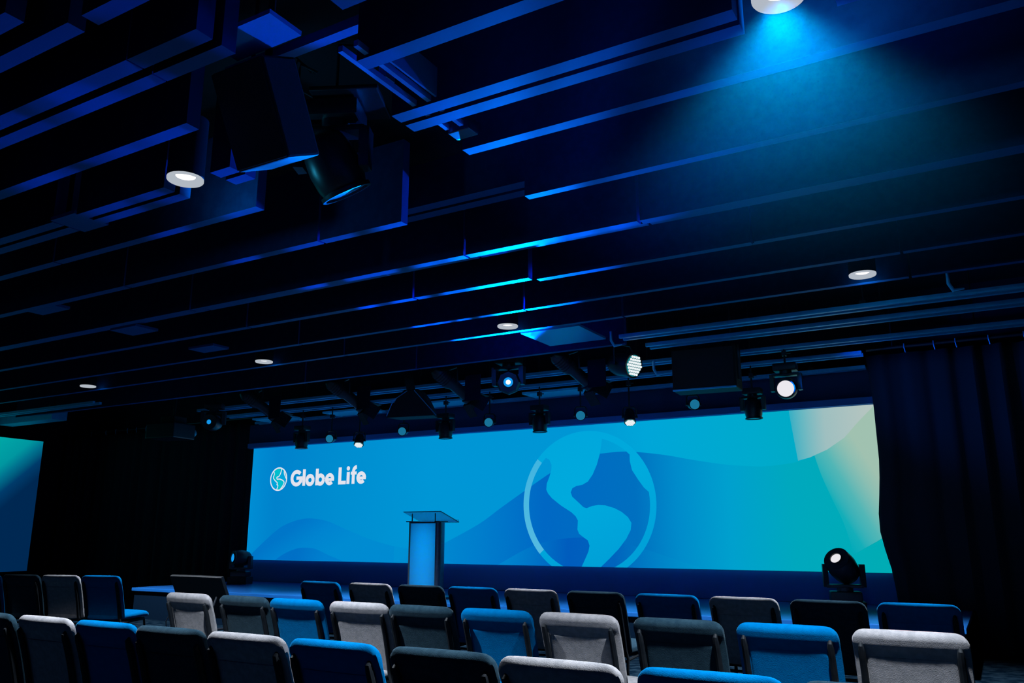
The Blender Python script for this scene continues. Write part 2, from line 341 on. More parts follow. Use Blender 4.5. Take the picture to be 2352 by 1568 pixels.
flat([(-4.53, 2.43), (-4.53, 2.33), (-4.5, 2.2), (-4.41, 2.06), (-4.33, 1.95), (-4.24, 1.87)] + arc(GC[0] - 0.01, GC[1], 1.0, 1.0, 8, 44, 14), 4, gl)
# small logo and lettering
wh = pmat(emis('led_lettering', (226, 228, 238), 1.0 * SCREEN_GAIN)); te = pmat(emis('led_logo_teal', (0, 190, 205), SCREEN_GAIN)); lb = pmat(emis('led_logo_blue', (0, 165, 218), SCREEN_GAIN))
lc = (-11.505, 2.30); lr = 0.205
flat(arc(lc[0], lc[1], lr, lr, 0, 360, 40)[:-1], 2, lb)
west = smooth([(-11.64, 2.45), (-11.62, 2.39), (-11.64, 2.34), (-11.62, 2.3), (-11.57, 2.26), (-11.53, 2.23), (-11.54, 2.2), (-11.51, 2.18), (-11.54, 2.1)], 4)
east = smooth([(-11.44, 2.49), (-11.46, 2.41), (-11.5, 2.35), (-11.55, 2.335), (-11.54, 2.3), (-11.48, 2.3), (-11.39, 2.27), (-11.36, 2.23), (-11.39, 2.17), (-11.44, 2.12)], 4)
flat(west + [(-11.5, 2.1)] + east[::-1] + [(-11.5, 2.5), (-11.58, 2.49)], 3, te)
afr = smooth([(-11.37, 2.45), (-11.365, 2.39), (-11.31, 2.3)], 4)
flat(afr + [(-11.31, 2.38)], 3, te)
for l in (west, east, afr): strip(l, 0.019, 4, wh)
strip(arc(lc[0], lc[1], lr, lr, 0, 360, 48)[:-1], 0.024, 4, wh, True)
sw = 0.07
def ring(cx, cz, r, a0=0, a1=360): strip(arc(cx, cz, r, r, a0, a1, 36), sw, 4, wh)
strip(arc(-11.05, 2.302, 0.115, 0.115, 42, 360, 34), sw, 4, wh); strip([(-11.055, 2.302), (-10.905, 2.302)], 0.06, 4, wh); strip([(-10.94, 2.33), (-10.94, 2.22)], 0.065, 5, wh)   # G
strip([(-10.868, 2.455), (-10.868, 2.16)], sw, 4, wh)                                                                    # l
ring(-10.72, 2.258, 0.074)                                                                                               # o
strip([(-10.553, 2.455), (-10.553, 2.16)], sw, 4, wh); ring(-10.47, 2.258, 0.074)                                        # b
def letter_e(cx, cz): strip(arc(cx, cz, 0.074, 0.074, 0, 318, 32), sw * 0.95, 4, wh); strip([(cx - 0.07, cz - 0.006), (cx + 0.106, cz - 0.006)], 0.05, 5, wh)
letter_e(-10.25, 2.258)                                                                                                  # e
strip([(-10.013, 2.455), (-10.013, 2.158)], sw, 4, wh); strip([(-10.04, 2.188), (-9.87, 2.188)], 0.062, 5, wh)            # L
strip([(-9.822, 2.37), (-9.822, 2.16)], 0.068, 4, wh); flat(arc(-9.825, 2.432, 0.038, 0.038, 0, 360, 18)[:-1], 4, wh)       # i
strip([(-9.705, 2.16), (-9.705, 2.37)] + arc(-9.63, 2.375, 0.075, 0.075, 170, 92, 10), 0.066, 4, wh); strip([(-9.765, 2.345), (-9.63, 2.345)], 0.052, 5, wh)  # f
letter_e(-9.525, 2.262)                                                                                                  # e
me = bpy.data.meshes.new('display'); 
for f in pic.faces:
    f.normal_update()
    if f.normal.y > 0: f.normal_flip()
pic.to_mesh(me); pic.free()
for m in PM: me.materials.append(m)
dsp = bpy.data.objects.new('display', me); COL.objects.link(dsp); dsp.parent = led; dsp['label'] = 'glowing picture of the screen with a large light blue globe and the words Globe Life'

# side screen on the left, turned towards the audience
p0 = Vector((-17.23, 10.05, 0)); dirv = Vector((0.105, -0.95, 0)).normalized(); width = 4.4
ang = math.atan2(dirv.y, dirv.x)
ss = empty('side_screen', (p0.x, p0.y, 0), ang, 'blue and teal side screen at the far left edge', 'screen')
link('screen_housing', bx((width / 2, 0.06 * -1, 1.89), (width, 0.1, 2.62), 0.01), M['black_matte'], ss)
bm = bmn(); vs = [bm.verts.new((x, 0.0 + 0.002, z)) for x, z in ((0, 0.58), (width, 0.58), (width, 3.2), (0, 3.2))]; bm.faces.new(vs)
m = emis_ramp('side_picture', (0.95, 0, 3.25), (0.12, 0, 2.35), [(0, (0, 176, 176)), (0.42, (0, 158, 168)), (0.58, (0, 120, 150)), (0.78, (0, 62, 112)), (1, (0, 42, 86))], 0.9)
link('display', bm, m, ss)

# ------------------------------------------------------------------ curtains and their rails
def curtain(name, x0, x1, y, z0, z1, lab, amp=0.07, wave=0.32, edge=None, side='l'):
    bm = bmn(); n = int((x1 - x0) / 0.035); nz = 14; G = []
    for j in range(nz + 1):
        row = []
        for i in range(n + 1):
            x = x0 + (x1 - x0) * i / n
            zl = z0 if not (edge and x > -0.33) else 0.02
            z = zl + (z1 - zl) * j / nz
            ph = x / wave * 2 * PI
            a = amp * (0.75 + 0.25 * math.sin(x * 2.3)) * (0.6 + 0.4 * (1 - j / nz))
            dy = a * (math.sin(ph + 0.5 * math.sin(x * 3.1)) + 0.25 * math.sin(2.3 * ph + 1))
            xx = x
            if edge:
                t = min(1.0, (x - x0) / 0.8); xx = x + edge(z) * (1 - t)
            row.append(bm.verts.new((xx, y + dy, z)))
        G.append(row)
    for j in range(nz):
        for i in range(n): bm.faces.new((G[j][i], G[j][i + 1], G[j + 1][i + 1], G[j + 1][i]))
    o = link(name, bm, M['curtain'], None, True); md = o.modifiers.new('thickness', 'SOLIDIFY'); md.thickness = 0.012
    return tag(o, lab, 'curtain')
curtain('stage_curtain', -18.7, -12.35, 11.45, 0.02, 3.47, 'black pleated curtain between the side screen and the wide screen')
def edge_profile(z):
    pts = [(0.45, 0.06), (0.85, 0.03), (1.25, -0.06), (1.45, -0.075), (1.9, -0.02), (2.15, 0.0), (2.9, 0.0), (3.5, -0.04)]
    for (a, b), (c, d) in zip(pts[:-1], pts[1:]):
        if a <= z <= c: return b + (d - b) * (z - a) / (c - a)
    return 0
curtain('stage_curtain', -1.19, 3.3, 10.95, 0.474, 3.47, 'black pleated curtain to the right of the wide screen', edge=edge_profile)
def rail(name, x0, x1, y, z, lab, hooks):
    e = empty(name, (x0, y, z), 0, lab, 'rail')
    bm = bmn(); tube(bm, [(0, 0, 0), (x1 - x0, 0, 0)], 0.02, 8); link('pole', bm, M['black'], e)
    for xb in (0.3, (x1 - x0) / 2, x1 - x0 - 0.3):
        bm = bmn(); tube(bm, [(xb, 0, 0), (xb, 0, ZC - z)], 0.01, 6); link('bracket', bm, M['black'], e)
    for xh in hooks:
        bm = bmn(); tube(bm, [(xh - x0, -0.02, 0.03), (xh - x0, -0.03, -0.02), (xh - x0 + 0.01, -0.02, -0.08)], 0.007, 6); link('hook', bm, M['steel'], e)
rail('curtain_rail', -18.7, -12.35, 11.28, 3.52, 'curtain rail with hooks over the left black curtain', [-17.47, -16.95, -16.6, -16.2, -15.9, -15.58])
rail('curtain_rail', -1.2, 3.3, 10.8, 3.52, 'curtain rail with hooks over the right black curtain', [-0.77, -0.45, -0.22, 0.12, 0.47])

# ------------------------------------------------------------------ lectern
lec = empty('lectern', (-6.70, 9.3, 0.47), 0, 'frosted acrylic lectern with dark side columns on the stage', 'lectern')
link('base_plate', bx((0, 0.05, 0.015), (0.56, 0.42, 0.03), 0.006), M['alu'], lec)
M['frost'] = bpy.data.materials.new('frosted_acrylic'); M['frost'].use_nodes = True; nt = M['frost'].node_tree; nt.nodes.clear()
mo_ = nt.nodes.new('ShaderNodeOutputMaterial'); tl = nt.nodes.new('ShaderNodeBsdfTranslucent'); tp = nt.nodes.new('ShaderNodeBsdfTransparent'); mx = nt.nodes.new('ShaderNodeMixShader')
gz = nt.nodes.new('ShaderNodeBsdfGlossy'); gz.inputs['Roughness'].default_value = 0.3; mx2 = nt.nodes.new('ShaderNodeMixShader'); mx2.inputs[0].default_value = 0.04
tl.inputs[0].default_value = (0.95, 1, 1, 1); tp.inputs[0].default_value = (0.75, 0.92, 1, 1); mx.inputs[0].default_value = 0.95
nt.links.new(tp.outputs[0], mx.inputs[1]); nt.links.new(tl.outputs[0], mx.inputs[2]); nt.links.new(mx.outputs[0], mx2.inputs[1]); nt.links.new(gz.outputs[0], mx2.inputs[2]); nt.links.new(mx2.outputs[0], mo_.inputs['Surface'])
bm = bx((0, -0.12, 0.51), (0.41, 0.012, 0.96))
bm.normal_update(); bmesh.ops.delete(bm, geom=[f for f in bm.faces if f.normal.y > 0.9], context='FACES_ONLY')
fp = link('front_panel', bm, M['frost'], lec)
bl = lamp('lectern_backlight', 'AREA', (-6.70, 9.3 + 0.02, 0.98), 0.85, (0.0, 0.30, 1.0), (-6.70, 8.0, 0.98), shape='RECTANGLE', size=0.36, size_y=0.92)
for s in (-1, 1):
    bm = bmn()
    prof = [(0.0, 0.0)] + [(0.085 * math.sin(PI * k / 12), 0.09 - 0.09 * math.cos(PI * k / 12)) for k in range(1, 12)] + [(0.0, 0.18)]
    loft(bm, [[Vector((s * (0.205 + a * 0.75), -0.13 + b, z)) for a, b in prof] for z in (0.03, 0.99)])
    link('side_column', bm, M['alu'], lec, True)
    link('column_cap', bx((s * 0.235, -0.04, 0.998), (0.085, 0.2, 0.014), 0.004), M['black'], lec)
link('crossbar', bx((0, -0.125, 0.985), (0.43, 0.03, 0.02), 0.004), M['alu'], lec)
glass = bpy.data.materials.new('clear_acrylic'); glass.use_nodes = True
g = glass.node_tree.nodes['Principled BSDF']; g.inputs['Base Color'].default_value = (0.55, 0.8, 0.95, 1); g.inputs['Roughness'].default_value = 0.08; g.inputs['Transmission Weight'].default_value = 0.9; g.inputs['IOR'].default_value = 1.3
link('reading_top', bx((0, 0, 0), (0.62, 0.46, 0.012), 0.003), glass, lec, loc=(0.0, 0.06, 1.06), rot=(math.radians(-17), 0, 0))
link('paper_stop', bx((0, 0, 0), (0.6, 0.012, 0.03), 0.003), glass, lec, loc=(0.0, 0.275, 1.012), rot=(math.radians(-17), 0, 0))
for s in (-1, 1):
    bm = bmn(); tube(bm, [(s * 0.19, -0.115, 0.99), (s * 0.19, -0.115, 1.105)], 0.008, 8); link('top_post', bm, M['alu'], lec)

# ------------------------------------------------------------------ foldback monitor before the stage
mo = empty('confidence_monitor', (-9.95, 8.25, 0), 0, 'flat black monitor tilted back on the floor before the stage', 'monitor')
R1 = (math.radians(-28), 0, 0)
link('monitor_housing', bx((0, 0, 0), (1.07, 0.05, 0.64), 0.008), M['monitor_black'], mo, loc=(0, 0.12, 0.44), rot=(math.radians(26), 0, 0))
link('screen_glass', bx((0, 0.028, 0), (1.02, 0.006, 0.59)), M['black_matte'], mo, loc=(0, 0.12, 0.44), rot=(math.radians(26), 0, 0))
link('connector_panel', bx((0.0, -0.035, -0.12), (0.3, 0.03, 0.14), 0.006), M['steel'], mo, loc=(0, 0.12, 0.44), rot=(math.radians(26), 0, 0))
for s in (-1, 1):
    bm = bmn(); tube(bm, [(s * 0.35, -0.16, 0.015), (s * 0.35, 0.42, 0.015)], 0.015, 8); tube(bm, [(s * 0.35, -0.1, 0.02), (s * 0.35, 0.07, 0.45)], 0.013, 8); tube(bm, [(s * 0.35, 0.25, 0.02), (s * 0.35, 0.21, 0.21)], 0.013, 8)
    link('stand_leg', bm, M['black'], mo)
bm = bmn(); tube(bm, [(-0.25, 0.05, 0.32), (-0.4, -0.06, 0.25), (-0.48, -0.08, 0.1), (-0.5, -0.05, 0.012), (-0.7, 0.1, 0.012)], 0.008, 6); link('cable', bm, M['black'], mo)

# ------------------------------------------------------------------ lighting rails under the ceiling over the stage
rail_labels = ['nearest twin steel lighting rail over the stage, running from the hook to the right edge', 'second twin steel lighting rail, above the black loudspeaker', 'third twin steel lighting rail, behind the hanging loudspeaker', 'fourth twin steel lighting rail, over the row of small lamps', 'last dark lighting rail, against the header over the screen', 'short twin steel rail at the far left, beside the side screen']
for (y, x0, x1, z, d), lab in zip([(8.28, -3.4, 3.2, 3.40, 0.12), (8.83, -3.3, 3.2, 3.40, 0.14), (9.73, -12.0, 3.2, 3.40, 0.14), (10.42, -12.12, -1.2, 3.385, 0.14), (11.05, -12.0, -1.25, 3.33, 0.1), (8.22, -16.4, -12.7, 3.40, 0.12)], rail_labels):
    e = empty('lighting_rail', ((x0 + x1) / 2, y, z), 0, lab, 'rail', 'lighting rails under the ceiling')
    hw = (x1 - x0) / 2
    for dy in (-d / 2, d / 2):
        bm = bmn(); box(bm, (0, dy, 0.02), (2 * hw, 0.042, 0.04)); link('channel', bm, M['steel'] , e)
    k = -hw + 0.6
    while k < hw - 0.2:
        bm = bmn(); box(bm, (k, 0, 0.055), (0.06, d + 0.06, 0.03)); tube(bm, [(k, 0, 0.05), (k, 0, ZC - z)], 0.008, 6); link('hanger', bm, M['black_matte'], e); k += 1.9

# ------------------------------------------------------------------ lamps
def clamp_mesh(h, top=None):
    bm = bmn(); box(bm, (0, 0, h - 0.03), (0.05, 0.07, 0.06), bevel=0.006)
    if top: tube(bm, [(0, 0, h - 0.03), (0, 0, top)], 0.01, 6)
    tube(bm, [(0, 0, 0), (0, 0, h - 0.03)], 0.012, 8); tube(bm, [(0.02, 0, h - 0.03), (0.07, 0, h - 0.03)], 0.008, 6); return bm
def moving_head(loc, aim, lab, size=0.3, lens='lens_white', hang=True, pan=0.0, drop=0.1, lensr=0.42, group=None, octa=False):
    """base, yoke with two arms, head with a front lens; hangs from a clamp or stands on its base"""
    e = empty('moving_head_light', loc, pan, lab, 'stage light', group)
    s = size; sg = -1 if hang else 1      # +: base below the head
    base_z = -sg * s * 0.98
    link('base', bx((0, 0, base_z), (s * 1.05, s * 0.8, s * 0.34), s * 0.06), M['black'], e, True)
    bm = bmn(); lathe(bm, [(s * 0.28, 0), (s * 0.28, s * 0.16)], (0, 0, base_z + sg * s * 0.16 - (0 if sg > 0 else s * 0.16)), n=20)
    box(bm, (0, 0, base_z + sg * s * 0.35), (s * 1.24, s * 0.42, s * 0.12), bevel=s * 0.03)
    for q in (-1, 1):
        rings = []
        for t in range(7):
            z = base_z + sg * s * (0.32 + 0.78 * t / 6); w = s * (0.22 - 0.05 * (t / 6) ** 2)
            rings.append([Vector((q * s * 0.62 + dx, dy, z)) for dx, dy in ((-s * .09, -w), (s * .09, -w * .8), (s * .09, w * .8), (-s * .09, w))])
        loft(bm, rings)
    link('yoke', bm, M['black'], e, True)
    # local aim
    d = Matrix.Rotation(-pan, 3, 'Z') @ (Vector(aim) - Vector(loc)).normalized()
    bm = bmn()
    if octa: lathe(bm, [(0, -s * .55), (s * .34, -s * .55), (s * .52, -s * .3), (s * .52, s * .42), (s * .44, s * .56)], (0, 0, 0), d, 8)
    else: lathe(bm, [(0, -s * .62), (s * .24, -s * .6), (s * .40, -s * .44), (s * .47, -s * .2), (s * .5, s * .1), (s * .47, s * .4), (s * .43, s * .52), (s * .45, s * .56)], (0, 0, 0), d, 28)
    hd = link('head', bm, M['black'], e, not octa)
    bm = bmn(); R = s * lensr
    lathe(bm, [(0, s * .60), (R * .6, s * .595), (R, s * .57), (R, s * .55)], (0, 0, 0), d, 24)
    ln = link('lens', bm, M[lens], hd, True); ln['label'] = 'glowing round lens' if lens.startswith('lens_') and lens != 'lens_grey' else 'unlit round glass lens'
    if octa:
        bm = bmn(); lathe(bm, [(0, s * .612), (R * .3, s * .61), (R * .5, s * .60)], (0, 0, 0), d, 20); co = link('lens_core', bm, M['bulb'], hd, True); co['label'] = 'white glowing core'
    bm = bmn(); lathe(bm, [(R * 1.0, s * .54), (R * 1.16, s * .54), (R * 1.16, s * .62), (R * 1.02, s * .62), (R * 1.0, s * .54)], (0, 0, 0), d, 24, 0, False); link('lens_rim', bm, M['black'], hd, True)
    if hang:
        link('clamp', clamp_mesh(drop, ZC - loc[2] - base_z - s * 0.15), M['black'], e, loc=(0, 0, base_z + s * 0.15))
    else:
        zb = base_z - s * 0.17; zf = 0.47 - loc[2]
        if zb - zf > 0.005: link('riser', bx((0, 0, (zb + zf) / 2), (s * 1.25, s * 1.0, zb - zf), 0.004), M['black_matte'], e)
    return e
def par_can(loc, aim, lab, r=0.1, length=0.24, lens='lens_grey', drop=0.3, group=None, dots=False):
    e = empty('par_light', loc, 0, lab, 'stage light', group)
    d = (Vector(aim) - Vector(loc)).normalized()
    bm = bmn(); lathe(bm, [(0, -length * .62), (r * .45, -length * .6), (r * .75, -length * .5), (r * .95, -length * .3), (r, 0), (r, length * .36), (r * 1.08, length * .38), (r * 1.08, length * .44)], (0, 0, 0), d, 24)
    can = link('can', bm, M['black'], e, True)
    bm = bmn(); lathe(bm, [(0, length * .455), (r * .9, length * .45), (r * .98, length * .42)], (0, 0, 0), d, 24)
    ln = link('lens', bm, M['led_cyan'] if dots else M[lens], can, True)
    if dots:
        u, v, a = frame_from(d); bm = bmn(); c = Vector((0, 0, 0)) + a * (length * .462)
        for i in range(-3, 4):
            for j in range(-3, 4):
                x, y = (i + 0.5 * (j % 2)) * r * .27, j * r * .24
                if math.hypot(x, y) < r * .86: lathe(bm, [(r * .115, 0), (r * .09, 0.012)], c + u * x + v * y, a, 8)
        link('led_cluster', bm, M['led_white'], can)
    # u-shaped bracket
    ux = Vector((0, 0, 1)).cross(d); ux = ux.normalized() if ux.length > 0.05 else Vector((1, 0, 0))
    q = r * 1.22; bm = bmn()
    tube(bm, [ux * q, ux * q + Vector((0, 0, r * 1.3)), ux * q * .7 + Vector((0, 0, r * 1.75)), -ux * q * .7 + Vector((0, 0, r * 1.75)), -ux * q + Vector((0, 0, r * 1.3)), -ux * q], 0.011, 8)
    for sg in (-1, 1): lathe(bm, [(0.022, 0), (0.022, 0.03)], ux * (sg * (q - 0.015)), ux * sg, 10)
    link('bracket', bm, M['black'], e)
    link('clamp', clamp_mesh(drop, ZC - loc[2] - r * 1.75), M['black'], e, loc=(0, 0, r * 1.75))
    return e
def profile_spot(loc, aim, lab, s=1.0, group='profile spotlights over the stage front'):
    e = empty('profile_spotlight', loc, 0, lab, 'stage light', group)
    d = (Vector(aim) - Vector(loc)).normalized(); u, v, a = frame_from(d)
    bm = bmn(); lathe(bm, [(0, -.34 * s), (.06 * s, -.34 * s), (.10 * s, -.28 * s), (.105 * s, -.06 * s), (.075 * s, .0), (.075 * s, .24 * s), (.095 * s, .25 * s), (.095 * s, .30 * s)], (0, 0, 0), d, 20)
    b = link('body', bm, M['black'], e, True)
    bm = bmn()
    for k in range(5): lathe(bm, [(.108 * s, -.25 * s + k * .035 * s), (.108 * s, -.238 * s + k * .035 * s)], (0, 0, 0), d, 20)
    link('cooling_fins', bm, M['black_matte'], b)
    mt = Matrix.Translation(a * .325 * s) @ Matrix((u, v, a)).transposed().to_4x4()
    bm = bmn(); box(bm, (0, 0, 0), (.21 * s, .21 * s, .02 * s), mt)
    for sx, sy in ((1, 0), (-1, 0), (0, 1), (0, -1)):
        mm = mt @ Matrix.Rotation(math.atan2(sy, sx), 4, 'Z') @ Matrix.Translation((.105 * s, 0, 0)) @ Matrix.Rotation(math.radians(22), 4, 'Y')
        box(bm, (0, 0, .09 * s), (.006, .2 * s, .18 * s), mm)
    link('barn_doors', bm, M['black_matte'], b)
    bm = bmn(); q = .125 * s
    tube(bm, [u * q, u * q + Vector((0, 0, .22 * s)), -u * q + Vector((0, 0, .22 * s)), -u * q], 0.012, 8)
    link('yoke', bm, M['black'], e); link('clamp', clamp_mesh(.16, ZC - loc[2] - .21 * s), M['black'], e, loc=(0, 0, .21 * s))
    link('gel_holder', bx((0, 0, 0), (.24 * s, .012, .34 * s), 0.004), M['skirt'], e, loc=(.30 * s, .02, -.06 * s))
    return e
TOC = (0, 0, 1.3)
# first row
mhw = moving_head((-1.97, 9.75, 2.95), (-0.9, 0, 1.2), 'round white glowing spotlight at the upper right of the screen', 0.25, 'lens_white', True, 0.05, 0.16, 0.37)
mhb = moving_head((-5.24, 8.95, 3.19), (-1.0, 1.0, 1.9), 'round blue spotlight with a small white core over the big globe', 0.30, 'lens_blue', True, 0.15, 0.12, 0.2, octa=True)
par_can((-3.56, 8.72, 3.21), (-2.61, 8.40, 2.98), 'lit lamp with a bright LED face over the globe, tilted right', 0.135, 0.34, 'lens_grey', 0.1, None, True)
for (x, y, z, aim, lab) in [(-4.32, 8.95, 3.26, (-3.0, 11.2, 1.6), 'angled profile spotlight just right of the round blue spotlight'), (-6.1, 8.95, 3.24, (-4.9, 11.2, 1.6), 'angled profile spotlight just left of the round blue spotlight'), (-7.95, 8.95, 3.26, (-6.7, 11.2, 1.6), 'angled profile spotlight above the left end of the lectern'), (-9.75, 9.0, 3.26, (-8.5, 11.2, 1.6), 'leftmost angled profile spotlight above the white lettering')]:
    profile_spot((x, y, z), aim, lab)
# hanging loudspeakers
sp = empty('loudspeaker', (-2.78, 9.25, 3.18), math.radians(4), 'large black box loudspeaker hanging left of the white spotlight', 'loudspeaker')
link('cabinet', bx((0, 0.12, 0), (0.74, 0.34, 0.5), 0.012), M['black_matte'], sp)
link('grille', bx((0, -0.058, 0), (0.7, 0.012, 0.46), 0.004), M['black_matte'], sp)
link('trim_edge', bx((0, -0.06, -0.245), (0.73, 0.02, 0.018)), M['steel'], sp)
for s in (-1, 1):
    bm = bmn(); tube(bm, [(s * .3, .12, .24), (s * .3, .12, 1.27)], 0.012, 8); box(bm, (s * .376, 0.1, 0.06), (0.012, 0.12, 0.42)); box(bm, (s * .34, .12, .256), (.085, .06, .012)); link('hanging_bracket', bm, M['black'], sp)
s2 = empty('loudspeaker', (-6.88, 9.1, 3.1), math.radians(10), 'dark wedge loudspeaker hung on a strap between two profile spotlights', 'loudspeaker')
bm = bmn(); loft(bm, [[Vector((x * w, y, z)) for x, y in ((-.5, -.06), (.5, -.06), (.4, .22), (-.4, .22))] for z, w in ((-.22, .72), (-.1, .62), (.05, .42), (.16, .2))])
link('cabinet', bm, M['black_matte'], s2)
link('strap', bx((0, 0, 0), (.13, .012, .36), 0.004), M['black'], s2, loc=(-.06, .0, .3), rot=(0, math.radians(-14), 0))
bm = bmn(); tube(bm, [(-.1, 0, .45), (-.1, 0, 1.35)], 0.012, 8); link('pole', bm, M['black'], s2)
bm = bmn(); tube(bm, [(-.05, -.07, .14), (-.26, -.07, .02), (-.36, -.07, -.2)], 0.006, 6); tube(bm, [(.06, -.07, .14), (.4, -.07, -.22)], 0.006, 6); link('safety_wire', bm, M['steel'], s2)
# left projector-like box and its lamp
pj = empty('projector', (-12.2, 9.3, 3.02), math.radians(8), 'dark projector box hanging over the left black curtain', 'projector')
link('housing', bx((0, 0, 0), (0.62, 0.5, 0.26), 0.02), M['black'], pj)
link('mount', bx((0, 0.05, 0.2), (0.3, 0.3, 0.14), 0.02), M['black_matte'], pj)
bm = bmn(); lathe(bm, [(.07, 0), (.07, .08), (.055, .1), (0, .1)], (.2, .25, 0), (0, 1, 0), 18); link('lens', bm, M['lens_grey'], pj, True)
bm = bmn(); tube(bm, [(0, .05, .26), (0, .05, 1.4)], 0.025, 8); link('pole', bm, M['black'], pj)
moving_head((-11.2, 9.35, 3.12), (-9.6, 6.0, 2.9), 'dark hanging spotlight with a tiny blue lens left of the screen', 0.28, 'lens_blue', True, 0.6, 0.14, 0.14)
# second row, close to the screen
for (x, z, lab) in [(-10.25, 2.87, 'leftmost dark downward spotlight over the top edge of the screen'), (-7.25, 2.87, 'dark downward spotlight over the screen above the lectern'), (-5.6, 2.87, 'dark downward spotlight over the screen just left of the globe top'), (-2.54, 2.85, 'rightmost dark downward spotlight over the top edge of the screen')]:
    moving_head((x, 10.45, z), (x + 0.05, 10.5, 0.5), lab, 0.22, 'lens_grey', True, 0.0, 0.2, 0.42, 'dark spotlights along the top of the screen')
for (x, z, ax, lab) in [(-9.53, 2.865, -5.5, 'leftmost small round lamp over the screen'), (-8.02, 2.895, -4.0, 'second small round lamp from the left over the screen'), (-6.42, 2.93, -2.4, 'third small round lamp from the left over the screen'), (-4.92, 2.925, -0.6, 'small round lamp over the globe top'), (-3.3, 2.955, 3.0, 'small round lamp over the screen turned furthest sideways')]:
    par_can((x, 10.4, z), (ax, 0.5, 0.9), lab, 0.068, 0.2, 'lens_dim', 0.28, 'small round lamps over the screen')
for (x, z, lab) in [(-8.92, 2.80, 'left small LED lamp with bright dots over the white lettering'), (-4.19, 2.85, 'right small LED lamp with bright dots over the globe')]:
    par_can((x, 10.4, z), (x + 0.3, 9.85, 1.6), lab, 0.075, 0.2, 'lens_grey', 0.36, 'small LED lamps over the screen', True)
# standing on the stage
moving_head((-1.62, 10.35, 0.93), (-2.5, 7.6, 2.9), 'dark spotlight with a glowing lens standing at the right end of the stage', 0.32, 'lens_white', False, 0.25, 0.1, 0.19)
moving_head((-11.45, 10.4, 0.90), (-12.9, 6.0, 1.15), 'dark spotlight with a small blue lens standing at the left end of the stage', 0.27, 'lens_blue', False, 0.4, 0.1, 0.26)

# the large spotlight close to the camera, hanging in the ceiling opening
big = moving_head((-3.42, 3.62, 3.60), (-3.15, 4.3, 2.4), 'big dark spotlight hanging from the ceiling close to the camera', 0.34, 'lens_grey', True, 0.45, 0.14, 0.42)
bigp = [c for c in big.children if c.name.startswith('base')][0]
link('cover_plate', bx((0.1, 0.0, 0.42), (0.44, 0.4, 0.03), 0.01), M['black'], big)
bm = bmn()
for k in range(3): tube(bm, [(-.16 + .02 * k, -.05, .62), (-.26 + .02 * k, -.09, .72 - .03 * k), (-.3 + .04 * k, -.1, .6), (-.22, -.1, .48), (-.1, -.06, .42)], 0.009, 6)
link('cable_loop', bm, M['black'], big)
rg = empty('rigging_frame', (-2.9, 2.65, 3.95), 0, 'dark steel frame carrying the big spotlight in the ceiling opening', 'frame')
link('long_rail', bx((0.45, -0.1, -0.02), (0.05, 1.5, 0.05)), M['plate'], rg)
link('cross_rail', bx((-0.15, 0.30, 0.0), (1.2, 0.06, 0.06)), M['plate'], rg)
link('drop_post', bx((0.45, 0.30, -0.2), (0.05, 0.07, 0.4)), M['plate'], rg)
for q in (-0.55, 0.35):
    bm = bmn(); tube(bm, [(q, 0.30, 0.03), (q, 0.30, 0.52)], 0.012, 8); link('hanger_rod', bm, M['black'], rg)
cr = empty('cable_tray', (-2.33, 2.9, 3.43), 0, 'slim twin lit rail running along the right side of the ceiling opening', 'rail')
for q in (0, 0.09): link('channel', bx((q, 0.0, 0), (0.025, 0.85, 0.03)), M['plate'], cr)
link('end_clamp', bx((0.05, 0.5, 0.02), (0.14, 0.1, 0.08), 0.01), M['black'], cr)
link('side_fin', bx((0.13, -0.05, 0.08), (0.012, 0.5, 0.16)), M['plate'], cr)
ls = empty('loudspeaker', (-3.24, 2.775, 3.35), 0, 'black loudspeaker tilted towards the seats left of the big spotlight', 'loudspeaker')
link('cabinet', bx((0, 0.13, 0), (0.38, 0.26, 0.54), 0.015), M['black_matte'], ls, loc=(0, 0, 0.14), rot=(math.radians(26), 0, 0))
link('grille', bx((0, -0.006, 0), (0.365, 0.012, 0.52), 0.004), M['black_matte'], ls, loc=(0, 0, 0.14), rot=(math.radians(26), 0, 0))
bm = bmn(); tube(bm, [(0, .1, .45), (0, .1, 1.0)], 0.02, 8); link('pole', bm, M['black'], ls)

# clips hanging on the rails at the right
for (x, y, z, lab) in [(-0.15, 7.6, 3.36, 'steel clip hanging from the ceiling beside the right downlight'), (-3.45, 8.1, 3.36, 'bent steel hook above the lit LED lamp'), (-3.2, 8.72, 3.12, 'bright hooked bracket right of the lit LED lamp')]:
    bm = bmn(); tube(bm, [(0, 0, 0.1), (0, 0, 0), (0.03, 0.02, -0.06), (0.11, 0.04, -0.05)], [0.014, 0.016, 0.018, 0.008], 8)
    o = link('ceiling_hook', bm, M['steel'], None, True, loc=(x, y, z)); tag(o, lab, 'hook')

